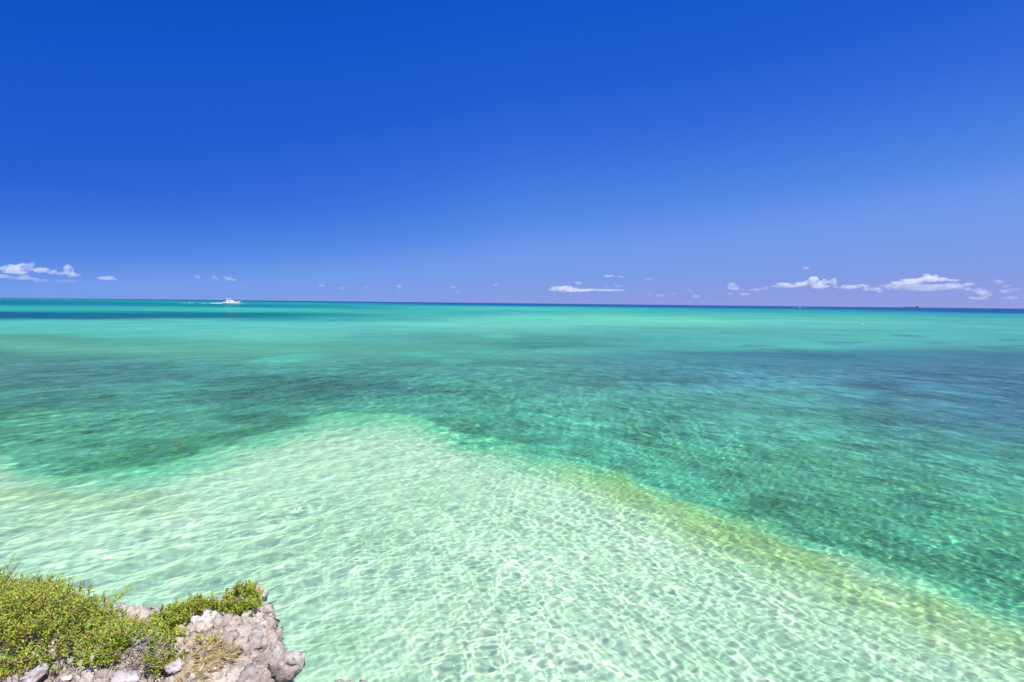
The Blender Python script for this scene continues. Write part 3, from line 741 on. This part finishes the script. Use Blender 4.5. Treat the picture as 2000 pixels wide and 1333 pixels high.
# knobs and ledges that give the rock its outline
for a in [(410, 1222, TOP + .0, .12, .5, 1.3), (450, 1232, TOP, .16, .45, 1.2), (498, 1228, TOP - .06, .10, 1.0, .7), (504, 1204, TOP - .10, .055, 1.2, .8), (508, 1246, TOP - .12, .08, 1.2, .8),
          (545, 1318, TOP - .01, .035, 1.3, .9), (552, 1300, TOP + .06, .026, 1.8, .9), (556, 1286, TOP + .10, .028, .9, 1.3), (570, 1296, TOP + .075, .024, 1.0, 1.1), (544, 1284, TOP + .105, .018, 1.0, 1.0), (574, 1306, TOP + .03, .022, 1.4, 1.0), 
          (235, 1208, TOP + .03, .06, .8, 1.2), (272, 1216, TOP + .0, .06, .8, 1.3), (255, 1215, TOP + .02, .09, .5, 1.3),
          (350, 1290, TOP + .02, .09, .55, .9), (360, 1265, TOP + .0, .10, .5, 1.2), (462, 1296, TOP - .0, .17, .35, 1.1), (440, 1334, TOP, .18, .3, 1.2), (420, 1262, TOP + .0, .14, .4, 1.4),
          (490, 1338, TOP - .02, .13, .5, 1.1), (320, 1225, TOP - .02, .10, .5, 1.4), (390, 1206, TOP - .05, .12, .5, 1.6), (470, 1170, TOP - .03, .10, .6, 1.2), (492, 1172, TOP - .07, .06, 1.0, .8),
          (240, 1325, TOP + .04, .10, .7, 1.2), (190, 1300, TOP, .12, .4, 1.4), (100, 1270, TOP + .0, .25, .3, 1.4), (-30, 1230, TOP + .0, .3, .3, 1.4),
          (280, 1268, TOP - .0, .1, .5, 1.3), (682, 1372, TOP - .35, .045, 1.2, 1.0), (664, 1415, TOP - .4, .11, 1.2, 1.0)]:
    lump(*a)
for i in range(26):
    t = rnd.random() * (len(rim) - 1); k = int(t); q = Vector(rim[k]).lerp(Vector(rim[min(k + 1, len(rim) - 1)]), t - k)
    r = rnd.uniform(.05, .12)
    bmesh.ops.create_icosphere(bm, subdivisions=2, radius=1.0, matrix=Matrix.Translation((q.x, q.y - .03, TOP - rnd.uniform(.15, .9))) @ Matrix.Diagonal((r, r, r * 1.3, 1)))
for v in bm.verts:          # the far left rim dips below the ledge at the tip
    if v.co.z > TOP - .4:
        v.co.z -= .10 * float(sstep(2.55, 3.05, v.co.y)) * float(1 - sstep(-1.85, -1.6, v.co.x))
me = bpy.data.meshes.new('headland'); bm.to_mesh(me); bm.free()
rock = bpy.data.objects.new('rock_headland', me); C.objects.link(rock)
def tex(name, typ, size, **kw):
    t = bpy.data.textures.new(name, typ); t.noise_scale = size
    for k, v in kw.items(): setattr(t, k, v)
    return t
md = rock.modifiers.new('a', 'REMESH'); md.mode = 'VOXEL'; md.voxel_size = 0.022
def disp(o, t, s, mid=0.5):
    d = o.modifiers.new('d', 'DISPLACE'); d.texture = t; d.strength = s; d.mid_level = mid; d.texture_coords = 'LOCAL'
disp(rock, tex('big', 'CLOUDS', .45, noise_depth=2), .16)
disp(rock, tex('ridge', 'MUSGRAVE', .16, musgrave_type='RIDGED_MULTIFRACTAL', octaves=3, lacunarity=2.2), .045, .4)
md = rock.modifiers.new('b', 'REMESH'); md.mode = 'VOXEL'; md.voxel_size = 0.0115
disp(rock, tex('pit', 'VORONOI', .055, distance_metric='DISTANCE'), .052, .35)
disp(rock, tex('pit2', 'VORONOI', .024, distance_metric='DISTANCE'), .018, .35)
disp(rock, tex('rid2', 'MUSGRAVE', .045, musgrave_type='RIDGED_MULTIFRACTAL', octaves=3, lacunarity=2.3), .022, .4)
disp(rock, tex('fine', 'CLOUDS', .03, noise_depth=4), .030)
dg = bpy.context.evaluated_depsgraph_get()
me2 = bpy.data.meshes.new_from_object(rock.evaluated_get(dg)); rock.modifiers.clear(); rock.data = me2; me2.name = 'rock_headland'
nv = len(me2.vertices)
co = np.empty(nv * 3, np.float32); me2.vertices.foreach_get('co', co); co = co.reshape(-1, 3)
me2.polygons.foreach_set('use_smooth', np.ones(len(me2.polygons), dtype=bool))
print('rock verts', nv)
m_rock, n = mat('limestone')
geo = N(n, 'NewGeometry'); P_ = geo.outputs['Position']
def noise_n(scale, det=6, rough=.6, w=None):
    t = N(n, 'TexNoise', i_Scale=scale, i_Detail=float(det), i_Roughness=rough); n.links.new(P_, t.inputs['Vector']); return t.outputs['Fac']
def ramp(src, stops_):
    r = N(n, 'ValToRGB'); el_ = r.color_ramp.elements
    el_[0].position, el_[0].color = stops_[0][0], (*stops_[0][1], 1); el_[1].position, el_[1].color = stops_[-1][0], (*stops_[-1][1], 1)
    for a_, c_ in stops_[1:-1]:
        e_ = el_.new(a_); e_.color = (*c_, 1)
    n.links.new(src, r.inputs[0]); return r.outputs[0]
def mixc(f, a, b, bt='MIX'):
    m_ = N(n, 'Mix', data_type='RGBA', blend_type=bt)
    for i_, v_ in ((0, f), (6, a), (7, b)):
        if isinstance(v_, (float, int)): m_.inputs[i_].default_value = v_
        elif isinstance(v_, tuple): m_.inputs[i_].default_value = (*v_, 1)
        else: n.links.new(v_, m_.inputs[i_])
    return m_.outputs[2]
base = ramp(noise_n(7, 8, .7), [(.30, (.28, .225, .20)), (.44, (.46, .385, .34)), (.54, (.60, .51, .44)), (.68, (.74, .65, .55))])
cream = ramp(noise_n(2.6, 5, .6), [(.50, (0, 0, 0)), (.62, (1, 1, 1))])
c1 = mixc(cream, base, mixc(.6, base, (.72, .64, .56)))
tan = ramp(noise_n(3.7, 5, .65), [(.56, (0, 0, 0)), (.66, (.75, .75, .75))])
c2 = mixc(tan, c1, (.50, .37, .26))
# the bleached patch under the ledge shrub
bp = at_z(415, 1210, TOP)
vs1 = N(n, 'VectorMath', operation='DISTANCE'); n.links.new(P_, vs1.inputs[0]); vs1.inputs[1].default_value = (bp.x, bp.y, TOP + .05)
ad1 = N(n, 'Math', operation='MULTIPLY_ADD'); n.links.new(noise_n(9, 4), ad1.inputs[0]); ad1.inputs[1].default_value = .22; n.links.new(vs1.outputs['Value'], ad1.inputs[2])
bl = N(n, 'MapRange', i_From_Min=.25, i_From_Max=.33, i_To_Min=1.0, i_To_Max=0.0); n.links.new(ad1.outputs[0], bl.inputs['Value'])
c3 = mixc(bl.outputs[0], c2, (.80, .73, .67))
# dark pit specks put into the colour by fine noise
pit_specks = ramp(noise_n(38, 5, .7), [(.35, (.42, .39, .40)), (.45, (1, 1, 1))])
c4 = mixc(1.0, c3, pit_specks, 'MULTIPLY')
pr = N(n, 'BsdfPrincipled', i_Roughness=0.9); n.links.new(c4, pr.inputs['Base Color'])
pr.inputs['Specular IOR Level'].default_value = 0.2
bh = N(n, 'TexNoise', i_Scale=70.0, i_Detail=6.0, i_Roughness=.7); n.links.new(P_, bh.inputs['Vector'])
bu = N(n, 'Bump', i_Strength=.9, i_Distance=.02); n.links.new(bh.outputs['Fac'], bu.inputs['Height']); n.links.new(bu.outputs[0], pr.inputs['Normal'])
o_ = N(n, 'OutputMaterial'); n.links.new(pr.outputs[0], o_.inputs[0])
me2.materials.clear(); me2.materials.append(m_rock)
rock['label'] = 'grey and cream pitted limestone headland rising out of the water in the near left corner'
rock['category'] = 'rock'

from mathutils.bvhtree import BVHTree
BV = BVHTree.FromObject(rock, bpy.context.evaluated_depsgraph_get())
def ground(x, y, z0=4.0):
    h = BV.ray_cast(Vector((x, y, z0)), Vector((0, 0, -1)))
    return (h[0], h[1]) if h[0] is not None and h[0].z > 1.2 else (None, None)

def hit(px, py, z=TOP):
    d = Vector(ray(px, py)); h = BV.ray_cast(Vector((0, 0, CAM_H)), d)
    if h[0] is not None and h[0].z > 1.6: return h[0]
    return at_z(px, py, z)
def pxh(px, py, z=TOP): 
    p = hit(px, py, z); return (p.x, p.y)
# ------------------------------------------------------------------ shrubs
m_leaf, n = mat('shrub_leaf')
at = N(n, 'Attribute', attribute_name='leaf_colour')
df = N(n, 'BsdfPrincipled', i_Roughness=.45); n.links.new(at.outputs['Vector'], df.inputs['Base Color']); df.inputs['Specular IOR Level'].default_value = .35
tl = N(n, 'BsdfTranslucent'); n.links.new(at.outputs['Vector'], tl.inputs[0])
mx = N(n, 'MixShader'); mx.inputs[0].default_value = .30; n.links.new(df.outputs[0], mx.inputs[1]); n.links.new(tl.outputs[0], mx.inputs[2])
o_ = N(n, 'OutputMaterial'); n.links.new(mx.outputs[0], o_.inputs[0])
M_twig = pmat('shrub_twig', (.20, .15, .125), .9, var=.35, scale=30)
M_dry = pmat('dead_twig', (.34, .28, .24), .9, var=.3, scale=30)

def in_poly(x, y, P):
    c = False; j = len(P) - 1
    for i in range(len(P)):
        if (P[i][1] > y) != (P[j][1] > y) and x < (P[j][0] - P[i][0]) * (y - P[i][1]) / (P[j][1] - P[i][1]) + P[i][0]: c = not c
        j = i
    return c
def edge_d(x, y, P):
    best = 1e9
    for i in range(len(P)):
        a = P[i - 1]; b = P[i]; dx, dy = b[0] - a[0], b[1] - a[1]
        t = max(0, min(1, ((x - a[0]) * dx + (y - a[1]) * dy) / (dx * dx + dy * dy + 1e-9)))
        best = min(best, math.hypot(x - a[0] - t * dx, y - a[1] - t * dy))
    return best
GREENS = [((.24, .36, .03), 5), ((.33, .44, .035), 5), ((.45, .50, .045), 4.5), ((.13, .25, .035), 3), ((.56, .52, .06), 2), ((.58, .36, .06), .8), ((.46, .22, .08), .5), ((.40, .28, .17), .5)]
gw = np.cumsum([w_ for _, w_ in GREENS]); gw = gw / gw[-1]
class Plant:
    def __init__(s): s.v = []; s.f = []; s.c = []; s.tw = bmesh.new()
    def leaf(s, p, d, up, L, W, col, r):
        d = d.normalized(); sd_ = d.cross(up)
        if sd_.length < 1e-3: sd_ = d.orthogonal()
        sd_.normalize(); nn = sd_.cross(d)
        k = len(s.v); m_ = p + d * L * .5
        s.v += [p, m_ + sd_ * W * .5 + nn * W * .18, p + d * L + nn * L * -.12, m_ - sd_ * W * .5 + nn * W * .18, m_]
        s.f += [(k, k + 4, k + 2, k + 1), (k, k + 3, k + 2, k + 4)]
        s.c += [col] * 5
    def stem(s, p, d, length, nl, rad, r, tint=1.0, lw=1.0, dry=0.0, droop=0.0, spread=1.0, wob=1.0):
        pts = [p.copy()]; q = p.copy(); dd_ = d.normalized(); seg = 5
        for i in range(seg):
            dd_ = (dd_ + Vector((r.gauss(0, .16), r.gauss(0, .16), r.gauss(0, .1) - droop)) * wob).normalized()
            q = q + dd_ * length / seg; pts.append(q.copy())
        tube(s.tw, pts, [rad * (1 - .75 * i / seg) for i in range(seg + 1)], 3)
        tip_red = r.random() < .16
        for i in range(nl):
            t = .22 + .78 * (i + r.random() * .5) / nl
            k = min(int(t * seg), seg - 1); fr_ = t * seg - k
            pp = pts[k].lerp(pts[k + 1], min(fr_, 1)); ax = (pts[k + 1] - pts[k]).normalized()
            a = ax.orthogonal().normalized(); ang = i * 2.4 + r.uniform(-.5, .5)
            out_ = a * math.cos(ang) + ax.cross(a) * math.sin(ang)
            ld = (ax * r.uniform(.35, 1.1) + out_ * spread + Vector((0, 0, .25))).normalized()
            gi = int(np.searchsorted(gw, r.random())); c = Vector(GREENS[gi][0])
            if tip_red and t > .7: c = c.lerp(Vector((.40, .13, .05)), r.uniform(.3, .9))
            elif t > .75: c = c.lerp(Vector((.33, .38, .03)), .45)
            if dry and r.random() < dry: c = Vector((.30, .22, .13))
            c = c * (tint * r.uniform(.8, 1.2))
            sz = r.uniform(.7, 1.15) * lw * (1 - .35 * max(0, t - .7) / .3)
            s.leaf(pp, ld, Vector((0, 0, 1)) + out_ * .5, .0185 * sz, .0085 * sz, c, r)
    def build(s, root):
        fo = mesh_np('foliage', np.array([tuple(v) for v in s.v]) - np.array(root.location), s.f, m_leaf, root, False, {'leaf_colour': np.array([tuple(c) for c in s.c])})
        bmesh.ops.translate(s.tw, verts=s.tw.verts, vec=-Vector(root.location))
        bm_obj('branches', s.tw, M_twig, root)

def shrub(pxs, dens, hgt, label, seed, nl=16, zt=TOP, lean=(.15, .45), tint=1.0, edge=.25, extra=(), holes=(), sl=(.07, .15), name='coastal_shrub', cat='shrub', lw=1.0, group='low coastal shrubs on the rock'):
    r = random.Random(seed); P = [pxh(x, y, zt) for x, y in pxs]
    xs = [p[0] for p in P]; ys = [p[1] for p in P]
    area = abs(sum(P[i - 1][0] * P[i][1] - P[i][0] * P[i - 1][1] for i in range(len(P)))) / 2
    cnt = int(area * dens); pl = Plant(); done = 0; tries = 0; cx_ = cy_ = 0
    H = [(pxh(x, y, zt), rr_) for x, y, rr_ in holes]
    while done < cnt and tries < cnt * 12:
        tries += 1
        x = r.uniform(min(xs), max(xs)); y = r.uniform(min(ys), max(ys))
        if not in_poly(x, y, P): continue
        if any(math.hypot(x - h[0][0], y - h[0][1]) < h[1] * r.uniform(.6, 1.2) for h in H): continue
        g, nn = ground(x, y)
        if g is None: 
            g = Vector((x, y, TOP - .05)); nn = Vector((0, 0, 1))
            if r.random() < .25: continue
        ed = edge_d(x, y, P)
        mound = min(1, ed / edge) ** .6
        lumpy = .75 + .55 * noise.noise(Vector((x * 5, y * 5, seed))) + .35 * noise.noise(Vector((x * 13, y * 13, seed)))
        h = hgt * mound * max(lumpy, .25)
        start = g + Vector((0, 0, -.005 + h * r.uniform(.15, .85)))
        d = Vector((lean[0] + r.gauss(0, .55), lean[1] + r.gauss(0, .55), 1.0))
        pl.stem(start, d, r.uniform(*sl), nl, .0016, r, tint, lw=lw)
        done += 1
    for (x0, y0, x1, y1, z0, z1, nlf) in extra:       # sprigs that stand out against the water
        a = at_z(x0, y0, z0); b_ = at_z(x1, y1, z1)
        g, _ = ground(a.x, a.y); 
        if g is not None: 
            sh = min(0, g.z + .05 - a.z); a.z += sh * 0
        pl.stem(a, b_ - a, (b_ - a).length, nlf, .0022, r, 1.0, lw=.85, wob=.35)
        for k in range(3):
            m_ = a.lerp(b_, r.uniform(.3, .8)); pl.stem(m_, (b_ - a).normalized() + Vector((r.gauss(0, .5), r.gauss(0, .4), .3)), (b_ - a).length * r.uniform(.2, .4), int(nlf * .35), .0014, r, lw=.8)
    base = Vector((sum(xs) / len(xs), sum(ys) / len(ys), 0)); g, _ = ground(base.x, base.y); base.z = g.z if g is not None else TOP
    root = empty(name, base)
    bpy.context.view_layer.update()
    pl.build(root); tag(root, label, cat, group)
    return root
Z2 = TOP + .05
shrub([(-330, 1130), (-120, 1138), (0, 1146), (60, 1156), (120, 1176), (165, 1196), (198, 1214), (236, 1234), (266, 1244), (250, 1264), (232, 1290), (195, 1312), (150, 1324), (95, 1328), (50, 1345), (-40, 1385), (-300, 1420)],
      3000, .13, 'biggest mass of yellow-green leafy shrub filling the near left corner of the headland', 1, extra=[
      (5, 1150, 22, 1086, TOP + .10, TOP + .30, 34), (-8, 1150, 3, 1100, TOP + .10, TOP + .28, 26), (95, 1150, 104, 1120, TOP + .12, TOP + .2, 18), (150, 1165, 162, 1136, TOP + .12, TOP + .2, 18),
      (170, 1170, 176, 1138, TOP + .12, TOP + .2, 16), (45, 1145, 44, 1118, TOP + .12, TOP + .2, 14), (70, 1150, 76, 1128, TOP + .12, TOP + .2, 14), (205, 1190, 258, 1146, TOP + .08, TOP + .12, 46), (203, 1186, 204, 1165, TOP + .1, TOP + .16, 12)])
shrub([(296, 1218), (330, 1206), (400, 1186), (450, 1171), (484, 1161), (500, 1165), (509, 1184), (500, 1198), (484, 1212), (452, 1208), (436, 1196), (415, 1192), (396, 1200), (380, 1212), (352, 1222), (346, 1244), (320, 1250), (298, 1240)],
      5400, .055, 'flat shrub cushion along the ledge at the far rock tip by the bleached patch', 2, edge=.06, sl=(.035, .075), lean=(.05, .15), holes=[(458, 1187, .03)],
      extra=[(318, 1200, 316, 1180, TOP + .05, TOP + .12, 12), (325, 1198, 308, 1188, TOP + .04, TOP + .10, 10), (390, 1185, 394, 1165, TOP + .04, TOP + .09, 10)])
shrub([(228, 1262), (262, 1242), (300, 1238), (330, 1250), (328, 1272), (334, 1292), (336, 1320), (318, 1345), (272, 1345), (262, 1318), (236, 1308), (200, 1318), (170, 1312), (200, 1284)],
      3400, .10, 'open scraggly shrub with bare twigs between the big leafy shrub and the bare rock', 3, edge=.12, sl=(.05, .11), holes=[(283, 1282, .07), (262, 1300, .05), (250, 1322, .06)])
shrub([(386, 1262), (398, 1246), (412, 1250), (410, 1266), (392, 1270)], 2600, .03, 'little green tuft growing in a crevice in the middle of the bare rock', 4, nl=12, edge=.05, sl=(.03, .07), group='small green tufts in the rock')
shrub([(342, 1292), (356, 1276), (378, 1264), (384, 1270), (362, 1284), (348, 1296)], 2400, .02, 'creeping green strip trailing down a crack below the tuft in the bare rock', 5, nl=10, edge=.05, sl=(.03, .06), group='small green tufts in the rock')
shrub([(340, 1244), (352, 1238), (356, 1246), (344, 1252)], 2600, .02, 'tiny green tuft just under the left end of the ledge shrub', 6, nl=10, edge=.05, sl=(.03, .06), group='small green tufts in the rock')
# bare twigs showing in the scraggly shrub and at the rock crest
def twigs(pxs, cnt, label, seed, L=(.05, .12)):
    r = random.Random(seed); P = [pxh(x, y) for x, y in pxs]; b = bmesh.new(); k = 0
    xs = [p[0] for p in P]; ys = [p[1] for p in P]
    while k < cnt:
        x = r.uniform(min(xs), max(xs)); y = r.uniform(min(ys), max(ys))
        if not in_poly(x, y, P): continue
        k += 1; g, _ = ground(x, y)
        if g is None: continue
        d = Vector((r.gauss(0, .8), r.gauss(0, .8), r.uniform(.1, .6))).normalized(); l_ = r.uniform(*L); pts = [g]
        for i in range(4):
            d = (d + Vector((r.gauss(0, .25), r.gauss(0, .25), r.gauss(-.08, .12)))).normalized(); pts.append(pts[-1] + d * l_ / 4)
        tube(b, pts, [.0022, .002, .0017, .0013, .0008], 4)
    o = bm_obj('dead_twigs', b, M_dry); tag(o, label, 'twigs', None, 'stuff')
twigs([(225, 1265), (262, 1248), (325, 1262), (325, 1300), (300, 1330), (240, 1328)], 260, 'bare grey dead twigs showing through the open scraggly shrub', 31)
twigs([(225, 1205), (290, 1215), (300, 1240), (240, 1250)], 160, 'bare grey twigs on the dark crest left of the ledge shrub', 32, (.03, .08))
# dry straw on the flat of the rock
def straw():
    r = random.Random(77); P = [pxh(x, y) for x, y in [(330, 1345), (346, 1300), (366, 1280), (400, 1268), (440, 1262), (468, 1268), (464, 1284), (440, 1296), (405, 1318), (392, 1345)]]
    xs = [p[0] for p in P]; ys = [p[1] for p in P]; V_ = []; F_ = []; Cc = []; k = 0
    while k < 3800:
        x = r.uniform(min(xs), max(xs)); y = r.uniform(min(ys), max(ys))
        if not in_poly(x, y, P): continue
        ed = edge_d(x, y, P); k += 1
        if r.random() > min(1, ed / .08 + .15): continue
        if noise.noise(Vector((x * 7, y * 7, 3))) < -.22: continue
        g, _ = ground(x, y)
        if g is None: continue
        a = r.gauss(.9, .5); d = Vector((math.cos(a), math.sin(a), r.uniform(.02, .45))); l_ = r.uniform(.025, .075); w_ = r.uniform(.0011, .0022); s_ = Vector((-d.y, d.x, 0)).normalized() * w_
        q = len(V_); p0 = g + Vector((0, 0, .002)); p1 = p0 + d * l_ * .55; p2 = p0 + d * l_ + Vector((0, 0, -l_ * .25))
        V_ += [p0 - s_, p0 + s_, p1 + s_, p1 - s_, p2 + s_ * .3, p2 - s_ * .3]; F_ += [(q, q + 1, q + 2, q + 3), (q + 3, q + 2, q + 4, q + 5)]
        c = Vector((.62, .46, .25)) * r.uniform(.6, 1.3)
        if r.random() < .12: c = Vector((.20, .24, .06))
        Cc += [tuple(c)] * 6
    o = mesh_np('dry_grass', np.array([tuple(v) for v in V_]), F_, m_leaf, None, False, {'leaf_colour': np.array(Cc)})
    tag(o, 'matted straw-coloured dry grass lying on the bare rock', 'dry grass', None, 'stuff')
straw()
# loose stones
M_stone = pmat('loose_stone', (.42, .38, .37), .9, var=.3, scale=14)
M_pale = pmat('pale_stone', (.62, .53, .44), .9, var=.2, scale=14)
M_whitest = pmat('white_pebble', (.72, .70, .70), .8, var=.1, scale=30)
def stone(px, py, r, sh, m, label, seed, rot=0.0, tilt=0.0, group='loose stones among the shrubs', name='stone', z_up=0.3):
    p = hit(px, py); z = p.z
    b = bmesh.new(); bmesh.ops.create_icosphere(b, subdivisions=4, radius=1)
    for v in b.verts:
        n_ = noise.noise(v.co * 1.3 + Vector((seed, 0, 0))) * .45 + noise.noise(v.co * 3.1 + Vector((0, seed, 0))) * .2 + noise.noise(v.co * 8) * .06
        v.co *= 1 + n_
        v.co = Vector((v.co.x * sh[0] * r, v.co.y * sh[1] * r, v.co.z * sh[2] * r))
    o = bm_obj(name, b, m, None, True); o.location = (p.x, p.y, z + r * sh[2] * z_up); o.rotation_euler = (R(tilt), R(tilt * .5), R(rot))
    tag(o, label, 'stone', group)
    return o
stone(70, 1330, 0.041, (.55, 1.1, .6), M_stone, 'grey pointed stone standing up at the bottom edge under the big shrub', 3, -35, 30, z_up=1.0)
stone(112, 1336, 0.028, (1.3, .8, .5), M_pale, 'flat cream stone at the bottom edge right of the pointed grey stone', 8, 10)
stone(130, 1326, 0.019, (1.2, .7, .5), M_pale, 'smaller cream stone touching the flat cream stone on its right', 12, 25)
stone(243, 1330, 0.047, (1.2, .9, .6), M_stone, 'rounded grey stone half covered by sprigs at the bottom edge of the open shrub', 21, 15)
stone(262, 1342, 0.022, (1.2, .9, .6), M_pale, 'small pale stone below the rounded grey stone', 25, 5)
stone(342, 1305, 0.033, (1.0, .9, .75), M_stone, 'pale grey block of stone at the left edge of the dry grass', 33, 40)
stone(305, 1332, 0.015, (1.2, .9, .6), M_pale, 'small cream stone between the open shrub and the dry grass', 41, 0)
for i, (a, b_, r_, lab) in enumerate([(418, 1307, .007, 'white pebble on the dry grass, right one of the pair'), (402, 1302, .005, 'white pebble on the dry grass, left one of the pair'),
                    (278, 1312, .007, 'white pebble in the gap of the open shrub'), (184, 1314, .006, 'white pebble at the lower edge of the big shrub')]):
    stone(a, b_, r_, (1.2, .9, .8), M_whitest, lab, 50 + i, i * 30, group='small white pebbles', name='pebble')
